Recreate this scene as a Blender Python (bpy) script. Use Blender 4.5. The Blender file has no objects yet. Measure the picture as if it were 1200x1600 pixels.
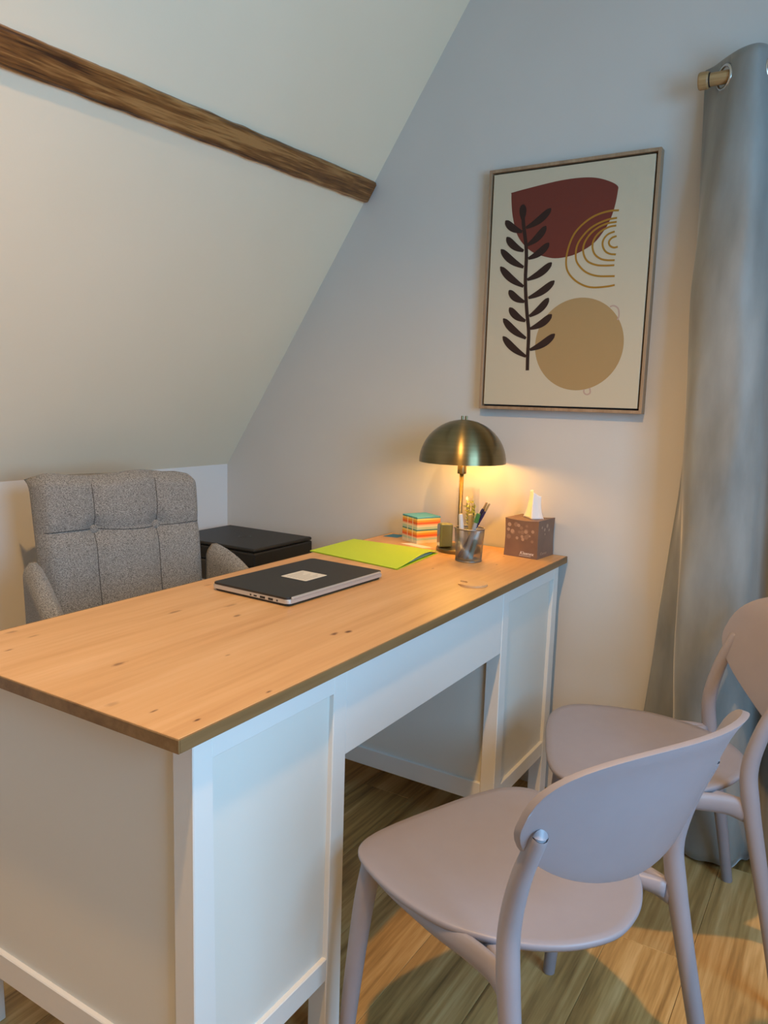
import bpy, bmesh, math, random
from mathutils import Vector, Matrix
random.seed(7)
sc = bpy.context.scene
COL = sc.collection

# ------------------------------------------------------------------ camera
cam_d = bpy.data.cameras.new('camera')
cam = bpy.data.objects.new('camera', cam_d); COL.objects.link(cam)
cam_d.sensor_fit = 'VERTICAL'; cam_d.sensor_height = 36.0
cam_d.lens = 1207.95 / 1600 * 36.0
cam_d.clip_start = 0.02
_r = Vector((0.848, 0.529, 0.029)).normalized()
_f = Vector((-0.520, 0.842, -0.145)); _f = (_f - _r * _f.dot(_r)).normalized()
_u = _r.cross(_f)
cam.matrix_world = Matrix(((_r.x, _u.x, -_f.x, 0.7257), (_r.y, _u.y, -_f.y, -0.6785), (_r.z, _u.z, -_f.z, 1.2015), (0, 0, 0, 1)))
sc.camera = cam

# ------------------------------------------------------------------ world, daylight, exposure
w = bpy.data.worlds.new('world'); sc.world = w; w.use_nodes = True
w.node_tree.nodes['Background'].inputs[0].default_value = (0.55, 0.72, 1.0, 1)
w.node_tree.nodes['Background'].inputs[1].default_value = 0.3
sc.view_settings.view_transform = 'Standard'; sc.view_settings.look = 'None'
sc.view_settings.exposure = 0.06; sc.view_settings.gamma = 1.0
sc.view_settings.use_curve_mapping = False
sc.cycles.use_denoising = True
sc.cycles.max_bounces = 6; sc.cycles.diffuse_bounces = 4; sc.cycles.glossy_bounces = 3; sc.cycles.transparent_max_bounces = 16
sc.cycles.sample_clamp_indirect = 6.0

def area_light(name, loc, target, sx, sy, power, color):
    d = bpy.data.lights.new(name, 'AREA'); d.shape = 'RECTANGLE'; d.size = sx; d.size_y = sy
    d.energy = power; d.color = color
    o = bpy.data.objects.new(name, d); COL.objects.link(o); o.location = loc
    o.rotation_euler = (Vector(target) - Vector(loc)).to_track_quat('-Z', 'Y').to_euler()
    return o
XR = 1.90                                  # wall with the window (out of frame)
area_light('window_daylight', (XR + 0.16, -0.25, 1.45), (XR - 1, -0.25, 1.40), 1.35, 1.25, 74.0, (0.29, 0.63, 1.0))

# ------------------------------------------------------------------ materials
def mat(name, color=(0.8, 0.8, 0.8), rough=0.5, metal=0.0, var=None, vscale=(8, 8, 8), vdetail=3, bump=0.0, bscale=120.0, bdetail=2,
        sheen=0.0, spec=0.5, aniso=0.0, coat=0.0, bstretch=None, rand=0.0):
    m = bpy.data.materials.new(name); m.use_nodes = True
    nt = m.node_tree; N = nt.nodes; L = nt.links; b = N['Principled BSDF']
    b.inputs['Base Color'].default_value = (*color, 1); b.inputs['Roughness'].default_value = rough
    b.inputs['Metallic'].default_value = metal; b.inputs['Specular IOR Level'].default_value = spec
    b.inputs['Coat Weight'].default_value = coat; b.inputs['Anisotropic'].default_value = aniso
    if sheen:
        b.inputs['Sheen Weight'].default_value = sheen; b.inputs['Sheen Roughness'].default_value = 0.35
    tc = N.new('ShaderNodeTexCoord')
    if var:
        mp = N.new('ShaderNodeMapping'); mp.inputs['Scale'].default_value = vscale
        L.new(tc.outputs['Object'], mp.inputs[0])
        nz = N.new('ShaderNodeTexNoise'); nz.inputs['Scale'].default_value = 1.0; nz.inputs['Detail'].default_value = vdetail
        L.new(mp.outputs[0], nz.inputs['Vector'])
        cr = N.new('ShaderNodeValToRGB')
        cr.color_ramp.elements[0].position = 0.32; cr.color_ramp.elements[1].position = 0.68
        cr.color_ramp.elements[0].color = (*color, 1); cr.color_ramp.elements[1].color = (*var, 1)
        L.new(nz.outputs[0], cr.inputs[0]); last = cr.outputs[0]
        if rand:
            oi = N.new('ShaderNodeObjectInfo'); mr = N.new('ShaderNodeMapRange')
            mr.inputs['To Min'].default_value = 1 - rand; mr.inputs['To Max'].default_value = 1 + rand
            L.new(oi.outputs['Random'], mr.inputs[0])
            hv = N.new('ShaderNodeHueSaturation'); L.new(mr.outputs[0], hv.inputs['Value']); L.new(last, hv.inputs['Color']); last = hv.outputs[0]
        L.new(last, b.inputs['Base Color'])
    if bump:
        mp2 = N.new('ShaderNodeMapping'); mp2.inputs['Scale'].default_value = bstretch or (1, 1, 1)
        L.new(tc.outputs['Object'], mp2.inputs[0])
        n2 = N.new('ShaderNodeTexNoise'); n2.inputs['Scale'].default_value = bscale; n2.inputs['Detail'].default_value = bdetail
        L.new(mp2.outputs[0], n2.inputs['Vector'])
        bp = N.new('ShaderNodeBump'); bp.inputs['Strength'].default_value = bump; bp.inputs['Distance'].default_value = 0.002
        L.new(n2.outputs[0], bp.inputs['Height']); L.new(bp.outputs[0], b.inputs['Normal'])
    return m

def glass(name, tint=(1, 1, 1), gloss=0.12, rough=0.02):
    m = bpy.data.materials.new(name); m.use_nodes = True; nt = m.node_tree; N = nt.nodes; L = nt.links
    N.remove(N['Principled BSDF']); o = N['Material Output']
    t = N.new('ShaderNodeBsdfTransparent'); t.inputs[0].default_value = (*tint, 1)
    g = N.new('ShaderNodeBsdfGlossy'); g.inputs['Roughness'].default_value = rough
    lw = N.new('ShaderNodeLayerWeight'); lw.inputs[0].default_value = 0.22
    mr = N.new('ShaderNodeMath'); mr.operation = 'MULTIPLY_ADD'; mr.inputs[1].default_value = 0.30; mr.inputs[2].default_value = gloss * 0.15
    L.new(lw.outputs['Facing'], mr.inputs[0])
    x = N.new('ShaderNodeMixShader'); L.new(mr.outputs[0], x.inputs[0]); L.new(t.outputs[0], x.inputs[1]); L.new(g.outputs[0], x.inputs[2])
    L.new(x.outputs[0], o.inputs[0]); return m

def emit(name, color, strength):
    m = bpy.data.materials.new(name); m.use_nodes = True; b = m.node_tree.nodes['Principled BSDF']
    b.inputs['Base Color'].default_value = (*color, 1)
    b.inputs['Emission Color'].default_value = (*color, 1); b.inputs['Emission Strength'].default_value = strength
    return m

def wood_nodes(name, base, dark, light, axis='Y', scale=1.0, knots=(), rough=0.45, bump=0.15, boards=0.0, rand=0.0, fine=1.0, loc_rand=False, contrast=1.0):
    """Wood grain that runs along one object axis; knots are small dark ellipses at given places (object x, y)."""
    m = bpy.data.materials.new(name); m.use_nodes = True; nt = m.node_tree; N = nt.nodes; L = nt.links; b = N['Principled BSDF']
    b.inputs['Roughness'].default_value = rough
    tc = N.new('ShaderNodeTexCoord'); src = tc.outputs['Object']
    if loc_rand:
        oi = N.new('ShaderNodeObjectInfo'); vm = N.new('ShaderNodeVectorMath'); vm.operation = 'SCALE'
        cx = N.new('ShaderNodeCombineXYZ'); cx.inputs[0].default_value = 13; cx.inputs[1].default_value = 29; cx.inputs[2].default_value = 7
        L.new(cx.outputs[0], vm.inputs[0]); L.new(oi.outputs['Random'], vm.inputs['Scale'])
        ad = N.new('ShaderNodeVectorMath'); ad.operation = 'ADD'; L.new(src, ad.inputs[0]); L.new(vm.outputs[0], ad.inputs[1]); src = ad.outputs[0]
    ax = {'X': (0.7, 14, 14), 'Y': (14, 0.7, 14), 'Z': (14, 14, 0.7)}[axis]
    mp = N.new('ShaderNodeMapping'); mp.inputs['Scale'].default_value = [a * scale for a in ax]; L.new(src, mp.inputs[0])
    n1 = N.new('ShaderNodeTexNoise'); n1.inputs['Scale'].default_value = 1.0; n1.inputs['Detail'].default_value = 6; n1.inputs['Roughness'].default_value = 0.6
    n1.inputs['Distortion'].default_value = 0.6; L.new(mp.outputs[0], n1.inputs['Vector'])
    mp2 = N.new('ShaderNodeMapping'); mp2.inputs['Scale'].default_value = [a * scale * 7 * fine for a in ax]; L.new(src, mp2.inputs[0])
    n2 = N.new('ShaderNodeTexNoise'); n2.inputs['Scale'].default_value = 1.0; n2.inputs['Detail'].default_value = 3; L.new(mp2.outputs[0], n2.inputs['Vector'])
    ma = N.new('ShaderNodeMath'); ma.operation = 'MULTIPLY_ADD'; ma.inputs[1].default_value = 0.35; L.new(n2.outputs[0], ma.inputs[0]); L.new(n1.outputs[0], ma.inputs[2])
    cr = N.new('ShaderNodeValToRGB'); e = cr.color_ramp.elements
    e[0].position = 0.68 - 0.23 * contrast; e[0].color = (*dark, 1); e[1].position = 0.68 + 0.17 * contrast; e[1].color = (*light, 1)
    k = e.new(0.68); k.color = (*base, 1)
    L.new(ma.outputs[0], cr.inputs[0]); last = cr.outputs[0]
    if boards:
        sx = N.new('ShaderNodeSeparateXYZ'); L.new(src, sx.inputs[0])
        mm = N.new('ShaderNodeMath'); mm.operation = 'MULTIPLY'; mm.inputs[1].default_value = 1 / boards; L.new(sx.outputs[0 if axis == 'Y' else 1], mm.inputs[0])
        fl = N.new('ShaderNodeMath'); fl.operation = 'FLOOR'; L.new(mm.outputs[0], fl.inputs[0])
        wn = N.new('ShaderNodeTexWhiteNoise'); wn.noise_dimensions = '1D'; L.new(fl.outputs[0], wn.inputs['W'])
        mr = N.new('ShaderNodeMapRange'); mr.inputs['To Min'].default_value = 0.93; mr.inputs['To Max'].default_value = 1.07; L.new(wn.outputs[0], mr.inputs[0])
        hv = N.new('ShaderNodeHueSaturation'); L.new(mr.outputs[0], hv.inputs['Value']); L.new(last, hv.inputs['Color']); last = hv.outputs[0]
    if rand:
        oi = N.new('ShaderNodeObjectInfo'); mr = N.new('ShaderNodeMapRange'); mr.inputs['To Min'].default_value = 1 - rand; mr.inputs['To Max'].default_value = 1 + rand
        L.new(oi.outputs['Random'], mr.inputs[0])
        hv = N.new('ShaderNodeHueSaturation'); L.new(mr.outputs[0], hv.inputs['Value']); L.new(last, hv.inputs['Color']); last = hv.outputs[0]
    if knots:
        nn = N.new('ShaderNodeTexNoise'); nn.inputs['Scale'].default_value = 60; L.new(tc.outputs['Object'], nn.inputs['Vector'])
    for (kx, ky, rx, ry, st) in knots:
        mk = N.new('ShaderNodeMapping'); mk.vector_type = 'POINT'
        mk.inputs['Location'].default_value = (-kx / rx, -ky / ry, 0); mk.inputs['Scale'].default_value = (1 / rx, 1 / ry, 0)
        L.new(tc.outputs['Object'], mk.inputs[0])
        ln = N.new('ShaderNodeVectorMath'); ln.operation = 'LENGTH'; L.new(mk.outputs[0], ln.inputs[0])
        aa = N.new('ShaderNodeMath'); aa.operation = 'MULTIPLY_ADD'; aa.inputs[1].default_value = 1.1; L.new(nn.outputs[0], aa.inputs[0]); L.new(ln.outputs['Value'], aa.inputs[2])
        mr = N.new('ShaderNodeMapRange'); mr.interpolation_type = 'SMOOTHSTEP'
        mr.inputs['From Min'].default_value = 0.7; mr.inputs['From Max'].default_value = 1.7; mr.inputs['To Min'].default_value = st; mr.inputs['To Max'].default_value = 0
        L.new(aa.outputs[0], mr.inputs[0])
        mx = N.new('ShaderNodeMix'); mx.data_type = 'RGBA'; L.new(mr.outputs[0], mx.inputs[0]); L.new(last, mx.inputs[6])
        mx.inputs[7].default_value = (0.10, 0.035, 0.008, 1); last = mx.outputs[2]
    L.new(last, b.inputs['Base Color'])
    bp = N.new('ShaderNodeBump'); bp.inputs['Strength'].default_value = bump; bp.inputs['Distance'].default_value = 0.002
    L.new(ma.outputs[0], bp.inputs['Height']); L.new(bp.outputs[0], b.inputs['Normal'])
    return m

def weave(name, c1, c2, s=260.0):
    m = bpy.data.materials.new(name); m.use_nodes = True; nt = m.node_tree; N = nt.nodes; L = nt.links; b = N['Principled BSDF']
    b.inputs['Roughness'].default_value = 0.95; b.inputs['Sheen Weight'].default_value = 0.15; b.inputs['Specular IOR Level'].default_value = 0.1
    tc = N.new('ShaderNodeTexCoord'); mp = N.new('ShaderNodeMapping'); mp.inputs['Scale'].default_value = (s * 0.8, s * 0.8, s * 2.2); L.new(tc.outputs['Object'], mp.inputs[0])
    n = N.new('ShaderNodeTexNoise'); n.inputs['Scale'].default_value = 1; n.inputs['Detail'].default_value = 2; L.new(mp.outputs[0], n.inputs['Vector'])
    cr = N.new('ShaderNodeValToRGB'); cr.color_ramp.elements[0].position = 0.36; cr.color_ramp.elements[1].position = 0.64
    cr.color_ramp.elements[0].color = (*c1, 1); cr.color_ramp.elements[1].color = (*c2, 1); L.new(n.outputs[0], cr.inputs[0]); L.new(cr.outputs[0], b.inputs['Base Color'])
    bp = N.new('ShaderNodeBump'); bp.inputs['Strength'].default_value = 0.7; bp.inputs['Distance'].default_value = 0.002; L.new(n.outputs[0], bp.inputs['Height']); L.new(bp.outputs[0], b.inputs['Normal'])
    return m

DESK_KNOTS = [(-.108, .502, .007, .014, .9), (-.094, .530, .007, .011, 1.0), (-.459, .423, .006, .022, .6), (-.339, .480, .006, .014, .65), (-.184, .287, .003, .008, .5),
              (-.297, .149, .006, .018, .65), (-.016, .199, .003, .008, .9), (-.593, .144, .008, .015, .45), (-.540, .154, .003, .014, .5), (-.503, .082, .003, .010, .8),
              (-.571, .633, .006, .018, .4), (-.404, .530, .007, .022, .45), (-.028, .061, .0035, .009, 1.1), (-.100, .047, .003, .009, .8), (-.168, .030, .008, .014, .3), (-.237, 1.14, .003, .008, .8), (-.12, 1.30, .003, .008, .7), (-.15, 1.42, .003, .006, .6), (-.30, .60, .008, .02, .3)]
M = {}
M['wall'] = mat('painted_plaster', (0.57, 0.555, 0.52), 0.75, var=(0.59, 0.575, 0.54), vscale=(3, 3, 3), bump=0.06, bscale=300)
M['slope'] = mat('warm_light_tinted_plaster', (0.82, 0.705, 0.525), 0.75, var=(0.84, 0.725, 0.545), vscale=(3, 3, 3), bump=0.06, bscale=300)  # cream plaster, tint deepened to stand in for warm bounced light
M['knee'] = mat('painted_board', (0.70, 0.70, 0.69), 0.6, bump=0.03, bscale=200)
M['plank'] = wood_nodes('oak_vinyl', (0.50, 0.295, 0.10), (0.19, 0.10, 0.028), (0.68, 0.46, 0.20), 'Y', 1.2, rough=0.38, bump=0.08, rand=0.16, loc_rand=True, contrast=0.95)
M['subfloor'] = mat('dark_subfloor', (0.05, 0.03, 0.015), 0.9)
M['beam'] = wood_nodes('varnished_rough_beam', (0.205, 0.082, 0.018), (0.040, 0.012, 0.002), (0.38, 0.19, 0.06), 'Y', 3.0, rough=0.45, bump=1.0, contrast=0.7, fine=.8)
M['desktop'] = wood_nodes('pine_top', (0.62, 0.365, 0.16), (0.51, 0.27, 0.105), (0.675, 0.42, 0.21), 'Y', 1.0, DESK_KNOTS, rough=0.42, bump=0.03, boards=0.085, contrast=1.1)
M['edge'] = wood_nodes('pine_edge', (0.20, 0.115, 0.042), (0.14, 0.073, 0.024), (0.25, 0.15, 0.062), 'Y', 1.2, rough=0.5, bump=0.05)
M['deskwhite'] = mat('white_stained_wood', (0.72, 0.72, 0.69), 0.42, bump=0.03, bscale=60, bstretch=(6, 6, 0.6))
M['deskpanel'] = mat('white_stained_panel', (0.70, 0.70, 0.65), 0.45, var=(0.68, 0.675, 0.62), vscale=(2, 2, 2))
M['lilac'] = mat('lilac_plastic', (0.305, 0.282, 0.310), 0.42, var=(0.313, 0.290, 0.318), vscale=(30, 30, 30), bump=0.05, bscale=900)
M['fabric'] = weave('grey_weave', (0.10, 0.098, 0.094), (0.36, 0.355, 0.335), 380.0)
M['seam'] = mat('dark_seam', (0.06, 0.06, 0.058), 0.9)
M['chair_metal'] = mat('black_metal', (0.02, 0.02, 0.02), 0.4, metal=0.6)
M['curtain'] = mat('velvet_curtain', (0.17, 0.18, 0.172), 0.55, var=(0.31, 0.325, 0.315), vscale=(9, 9, 2.6), vdetail=5, sheen=0.5, bump=0.9, bscale=9, bdetail=4, bstretch=(1.6, 1.6, .7))
M['brass'] = mat('brushed_brass', (0.27, 0.22, 0.115), 0.34, metal=1.0, var=(0.24, 0.195, 0.10), vscale=(4, 4, 160), aniso=0.85, bump=0.02, bscale=40, bstretch=(1, 1, 14))
M['brass'].node_tree.nodes['Principled BSDF'].inputs['Anisotropic Rotation'].default_value = 0.25
_nt = M['brass'].node_tree; _tg = _nt.nodes.new('ShaderNodeTangent'); _tg.direction_type = 'RADIAL'; _tg.axis = 'Z'; _nt.links.new(_tg.outputs[0], _nt.nodes['Principled BSDF'].inputs['Tangent'])
M['shade_in'] = mat('cream_enamel', (0.85, 0.75, 0.50), 0.5)
M['steel'] = mat('eyelet_steel', (0.6, 0.6, 0.58), 0.25, metal=1.0)
M['rodwood'] = wood_nodes('rod_wood', (0.36, 0.22, 0.09), (0.24, 0.13, 0.05), (0.45, 0.29, 0.13), 'X', 2.5, rough=0.5)
M['framewood'] = wood_nodes('frame_wood', (0.33, 0.215, 0.125), (0.24, 0.15, 0.085), (0.40, 0.27, 0.165), 'Z', 2.0, rough=0.55)
M['canvas'] = mat('cream_canvas', (0.54, 0.475, 0.345), 0.85, bump=0.15, bscale=700)
M['maroon'] = mat('maroon_print', (0.145, 0.026, 0.013), 0.8, bump=0.15, bscale=700)
M['ochre'] = mat('ochre_print', (0.34, 0.165, 0.012), 0.8)
M['sand'] = mat('sand_print', (0.37, 0.245, 0.105), 0.85, bump=0.15, bscale=700)
M['brownleaf'] = mat('dark_brown_print', (0.026, 0.009, 0.004), 0.85)
M['pinkloop'] = mat('pale_pink_print', (0.44, 0.31, 0.25), 0.85)
M['shadow_gap'] = mat('black_gap', (0.02, 0.015, 0.012), 0.9)
M['black'] = mat('black_plastic', (0.012, 0.012, 0.011), 0.42, bump=0.05, bscale=900)
M['blacklid'] = mat('black_lid', (0.016, 0.015, 0.013), 0.5, bump=0.04, bscale=1200)
M['darkband'] = mat('dark_grey_plastic', (0.045, 0.040, 0.033), 0.35)
M['silver'] = mat('silver_plastic', (0.55, 0.54, 0.51), 0.35, metal=0.5)
M['sticker'] = mat('paper_sticker', (0.62, 0.62, 0.58), 0.7)
M['ink'] = mat('grey_ink', (0.33, 0.33, 0.31), 0.8)
M['green'] = mat('lime_card', (0.46, 0.66, 0.035), 0.6, bump=0.03, bscale=300)
M['greenin'] = mat('lime_card_inside', (0.42, 0.60, 0.03), 0.7)
M['white_paper'] = mat('white_paper', (0.80, 0.78, 0.74), 0.8)
M['blue_paper'] = mat('blue_paper', (0.05, 0.22, 0.36), 0.8)
for n, c in dict(sky=(0.10, 0.40, 0.55), yellow=(0.75, 0.60, 0.18), orange=(0.78, 0.32, 0.04), red=(0.72, 0.14, 0.04), peach=(0.75, 0.48, 0.30), cream=(0.72, 0.66, 0.46), mint=(0.45, 0.60, 0.45), teal=(0.05, 0.22, 0.22)).items():
    M['note_' + n] = mat('note_paper_' + n, c, 0.8, bump=0.2, bscale=1, bstretch=(2, 2, 1800))
M['olive'] = mat('olive_metal', (0.22, 0.23, 0.10), 0.35, metal=0.2)
M['mirror'] = mat('polished_side', (0.55, 0.55, 0.48), 0.08, metal=1.0)
M['wire'] = mat('wire_mesh_steel', (0.30, 0.29, 0.27), 0.35, metal=0.9)
M['tissuebox'] = mat('brown_card', (0.21, 0.125, 0.085), 0.5, var=(0.17, 0.098, 0.068), vscale=(18, 18, 18))
M['dots'] = mat('pale_dots', (0.40, 0.27, 0.19), 0.5)
M['dots2'] = mat('faint_dots', (0.27, 0.17, 0.115), 0.5)
M['print_white'] = mat('white_print', (0.85, 0.82, 0.78), 0.6)
M['tissue'] = mat('soft_tissue', (0.86, 0.82, 0.78), 0.9)
M['glass'] = glass('vase_glass'); M['pane'] = glass('window_glass', gloss=0.05)
M['leaf'] = mat('yellow_green_leaf', (0.42, 0.48, 0.05), 0.6, var=(0.60, 0.62, 0.12), vscale=(60, 60, 60))
M['stemgreen'] = mat('plant_stem', (0.10, 0.13, 0.03), 0.7)
M['grommet'] = mat('beige_plastic', (0.58, 0.35, 0.17), 0.4)
M['pen_white'] = mat('pen_white', (0.66, 0.63, 0.58), 0.35); M['pen_tan'] = mat('pen_tan', (0.50, 0.36, 0.14), 0.4)
M['pen_navy'] = mat('pen_navy', (0.025, 0.018, 0.07), 0.3); M['pen_green'] = mat('pen_green', (0.06, 0.20, 0.05), 0.35)
M['pen_grey'] = mat('pen_grey', (0.32, 0.33, 0.34), 0.35); M['pen_teal'] = mat('pen_teal', (0.16, 0.28, 0.26), 0.35)
M['pen_wood'] = mat('pen_tip_gold', (0.50, 0.34, 0.14), 0.35, metal=0.5)
M['bulb'] = emit('warm_bulb', (1.0, 0.52, 0.11), 124.0)
M['downlight'] = emit('warm_diffuser', (1.0, 0.80, 0.55), 12.0)

# ------------------------------------------------------------------ mesh helpers
def new_obj(name, bm, m, parent=None, world=True, smooth=False):
    """World-coordinate bmesh -> one mesh object. With a parent the vertices go into the parent's frame."""
    bmesh.ops.recalc_face_normals(bm, faces=bm.faces)
    me = bpy.data.meshes.new(name)
    if parent is not None and world:
        bm.transform(ROOTM[parent.name].inverted())
    bm.to_mesh(me); bm.free()
    if smooth:
        for p in me.polygons: p.use_smooth = True
    if m is not None: me.materials.append(M[m])
    o = bpy.data.objects.new(name, me); COL.objects.link(o)
    ROOTM[o.name] = ROOTM[parent.name] if parent is not None else Matrix.Identity(4)
    if parent is not None: o.parent = parent
    return o
ROOTM = {}
def thing(name, label, cat, loc=(0, 0, 0), rz=0.0, group=None):
    o = bpy.data.objects.new(name, None); COL.objects.link(o); o.location = loc; o.rotation_euler = (0, 0, rz); o.empty_display_size = 0.05
    o['label'] = label; o['category'] = cat
    if group: o['group'] = group
    ROOTM[o.name] = Matrix.Translation(loc) @ Matrix.Rotation(rz, 4, 'Z')
    return o
def tag(o, label, cat, group=None):
    o['label'] = label; o['category'] = cat
    if group: o['group'] = group
    return o
def recenter(o):
    """Put a lone mesh's origin at its base centre."""
    vs = [v.co for v in o.data.vertices]
    c = Vector(((min(v.x for v in vs) + max(v.x for v in vs)) / 2, (min(v.y for v in vs) + max(v.y for v in vs)) / 2, min(v.z for v in vs)))
    o.data.transform(Matrix.Translation(-c)); o.location = c
    return o
def struct(o, label=None):
    o['kind'] = 'structure'
    if label: o['label'] = label
    return o
def box(x0, x1, y0, y1, z0, z1, bev=0.0, seg=2, bm=None):
    own = bm is None
    b = bmesh.new()
    r = bmesh.ops.create_cube(b, size=1.0)
    for v in b.verts:
        v.co = Vector((x0 + (x1 - x0) * (v.co.x + .5), y0 + (y1 - y0) * (v.co.y + .5), z0 + (z1 - z0) * (v.co.z + .5)))
    if bev: bmesh.ops.bevel(b, geom=b.edges[:], offset=bev, segments=seg, profile=0.5, affect='EDGES')
    if own: return b
    merge(bm, b); return bm
def merge(bm, b):
    me = bpy.data.meshes.new('tmp'); b.to_mesh(me); b.free(); bm.from_mesh(me); bpy.data.meshes.remove(me)
def catmull(pts, n=8, closed=False):
    P = [Vector(p) for p in pts]; out = []
    m = len(P)
    for i in range(m if closed else m - 1):
        if closed: a, b, c, d = P[(i - 1) % m], P[i], P[(i + 1) % m], P[(i + 2) % m]
        else:
            b, c = P[i], P[i + 1]; a = P[i - 1] if i > 0 else b * 2 - c; d = P[i + 2] if i + 2 < m else c * 2 - b
        for k in range(n):
            t = k / n
            out.append(0.5 * ((2 * b) + (c - a) * t + (2 * a - 5 * b + 4 * c - d) * t * t + (3 * b - a - 3 * c + d) * t ** 3))
    if not closed: out.append(P[-1])
    return out
def lerp_list(vals, n):
    out = []
    for i in range(n):
        t = i / (n - 1) * (len(vals) - 1); k = min(int(t), len(vals) - 2); f = t - k
        a, b = vals[k], vals[k + 1]
        out.append(tuple(x + (y - x) * f for x, y in zip(a, b)) if isinstance(a, tuple) else a + (b - a) * f)
    return out
def tube(path, radii, seg=10, bm=None, up=(0, 0, 1), cap=True, round_end=0):
    """Swept tube; radii: number, list of numbers or of (side, up) pairs."""
    own = bm is None
    bm = bmesh.new() if own else bm
    P = [Vector(p) for p in path]; n = len(P)
    R = radii if isinstance(radii, (list, tuple)) else [radii] * n
    if len(R) != n: R = lerp_list(list(R), n)
    rings = []; ref = Vector(up)
    for i in range(n):
        t = (P[min(i + 1, n - 1)] - P[max(i - 1, 0)]).normalized()
        s = t.cross(ref)
        if s.length < 1e-4: s = t.cross(Vector((1, 0, 0)))
        s.normalize(); u = s.cross(t).normalized(); ref = u
        r = R[i] if isinstance(R[i], tuple) else (R[i], R[i])
        rings.append([bm.verts.new(P[i] + s * (math.cos(a) * r[0]) + u * (math.sin(a) * r[1])) for a in [2 * math.pi * k / seg for k in range(seg)]])
    for a, b in zip(rings, rings[1:]):
        for k in range(seg): bm.faces.new((a[k], a[(k + 1) % seg], b[(k + 1) % seg], b[k]))
    if cap:
        bm.faces.new(rings[0][::-1]); bm.faces.new(rings[-1])
    return bm
def lathe(prof, c=(0, 0, 0), seg=32, bm=None, cap0=False, cap1=False):
    own = bm is None; bm = bmesh.new() if own else bm; rings = []
    for r, z in prof:
        if r < 1e-6: rings.append([bm.verts.new((c[0], c[1], c[2] + z))])
        else: rings.append([bm.verts.new((c[0] + r * math.cos(2 * math.pi * k / seg), c[1] + r * math.sin(2 * math.pi * k / seg), c[2] + z)) for k in range(seg)])
    for a, b in zip(rings, rings[1:]):
        for k in range(seg):
            j = (k + 1) % seg
            if len(a) == 1 and len(b) == 1: continue
            if len(a) == 1: bm.faces.new((a[0], b[k], b[j]))
            elif len(b) == 1: bm.faces.new((a[k], a[j], b[0]))
            else: bm.faces.new((a[k], a[j], b[j], b[k]))
    if cap0 and len(rings[0]) > 1: bm.faces.new(rings[0][::-1])
    if cap1 and len(rings[-1]) > 1: bm.faces.new(rings[-1])
    return bm
def grid(fn, nu, nv, bm=None, thick=None):
    """fn(u, v) -> point; thick: fn2(u, v) -> second surface, closed around the rim."""
    own = bm is None; bm = bmesh.new() if own else bm
    A = [[bm.verts.new(fn(i / nu, j / nv)) for j in range(nv + 1)] for i in range(nu + 1)]
    for i in range(nu):
        for j in range(nv): bm.faces.new((A[i][j], A[i + 1][j], A[i + 1][j + 1], A[i][j + 1]))
    if thick:
        B = [[bm.verts.new(thick(i / nu, j / nv)) for j in range(nv + 1)] for i in range(nu + 1)]
        for i in range(nu):
            for j in range(nv): bm.faces.new((B[i][j], B[i][j + 1], B[i + 1][j + 1], B[i + 1][j]))
        rim = [(i, 0) for i in range(nu)] + [(nu, j) for j in range(nv)] + [(i, nv) for i in range(nu, 0, -1)] + [(0, j) for j in range(nv, 0, -1)]
        for a, b in zip(rim, rim[1:] + rim[:1]):
            bm.faces.new((A[a[0]][a[1]], B[a[0]][a[1]], B[b[0]][b[1]], A[b[0]][b[1]]))
    return bm
def prism(outline, z0, z1, bm=None, bev=0.0):
    """outline in x, y, extruded z0..z1"""
    b = bmesh.new()
    lo = [b.verts.new((x, y, z0)) for x, y in outline]; hi = [b.verts.new((x, y, z1)) for x, y in outline]
    b.faces.new(lo[::-1]); b.faces.new(hi); n = len(outline)
    for k in range(n): b.faces.new((lo[k], lo[(k + 1) % n], hi[(k + 1) % n], hi[k]))
    if bev: 
        es = [e for e in b.edges if abs(e.verts[0].co.z - e.verts[1].co.z) < 1e-6]
        bmesh.ops.bevel(b, geom=es, offset=bev, segments=2, profile=0.5, affect='EDGES')
    if bm is None: return b
    merge(bm, b); return bm
def plate(outline, y, t, bm=None):
    """Flat print on the back wall: outline in x, z, from y (front) to y + t."""
    bm = bmesh.new() if bm is None else bm
    f = [bm.verts.new((x, y, z)) for x, z in outline]; g = [bm.verts.new((x, y + t, z)) for x, z in outline]
    bm.faces.new(f); bm.faces.new(g[::-1]); n = len(outline)
    for k in range(n): bm.faces.new((f[k], g[k], g[(k + 1) % n], f[(k + 1) % n]))
    return bm
def ribbon2d(pts, w, taper=None):
    P = [Vector((a, b)) for a, b in pts]; L = []; R = []; n = len(P)
    for i in range(n):
        t = (P[min(i + 1, n - 1)] - P[max(i - 1, 0)]).normalized(); nrm = Vector((-t.y, t.x)); ww = w / 2 * (taper(i / (n - 1)) if taper else 1)
        L.append(P[i] + nrm * ww); R.append(P[i] - nrm * ww)
    return [(p.x, p.y) for p in L + R[::-1]]
def shade_auto(o, ang=35):
    me = o.data
    for p in me.polygons: p.use_smooth = True
    me.set_sharp_from_angle(angle=math.radians(ang))
    return o

# ------------------------------------------------------------------ the room
KX, KZ = -1.383, 0.932          # knee wall and the foot of the slope
SL = 1.49                       # slope rise per metre
YB, YF, ZC = 1.56, -3.60, 2.52  # wall behind the desk, wall behind the camera, flat ceiling
XS = KX + (ZC - KZ) / SL        # where the slope meets the flat ceiling
T = 0.10
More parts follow.
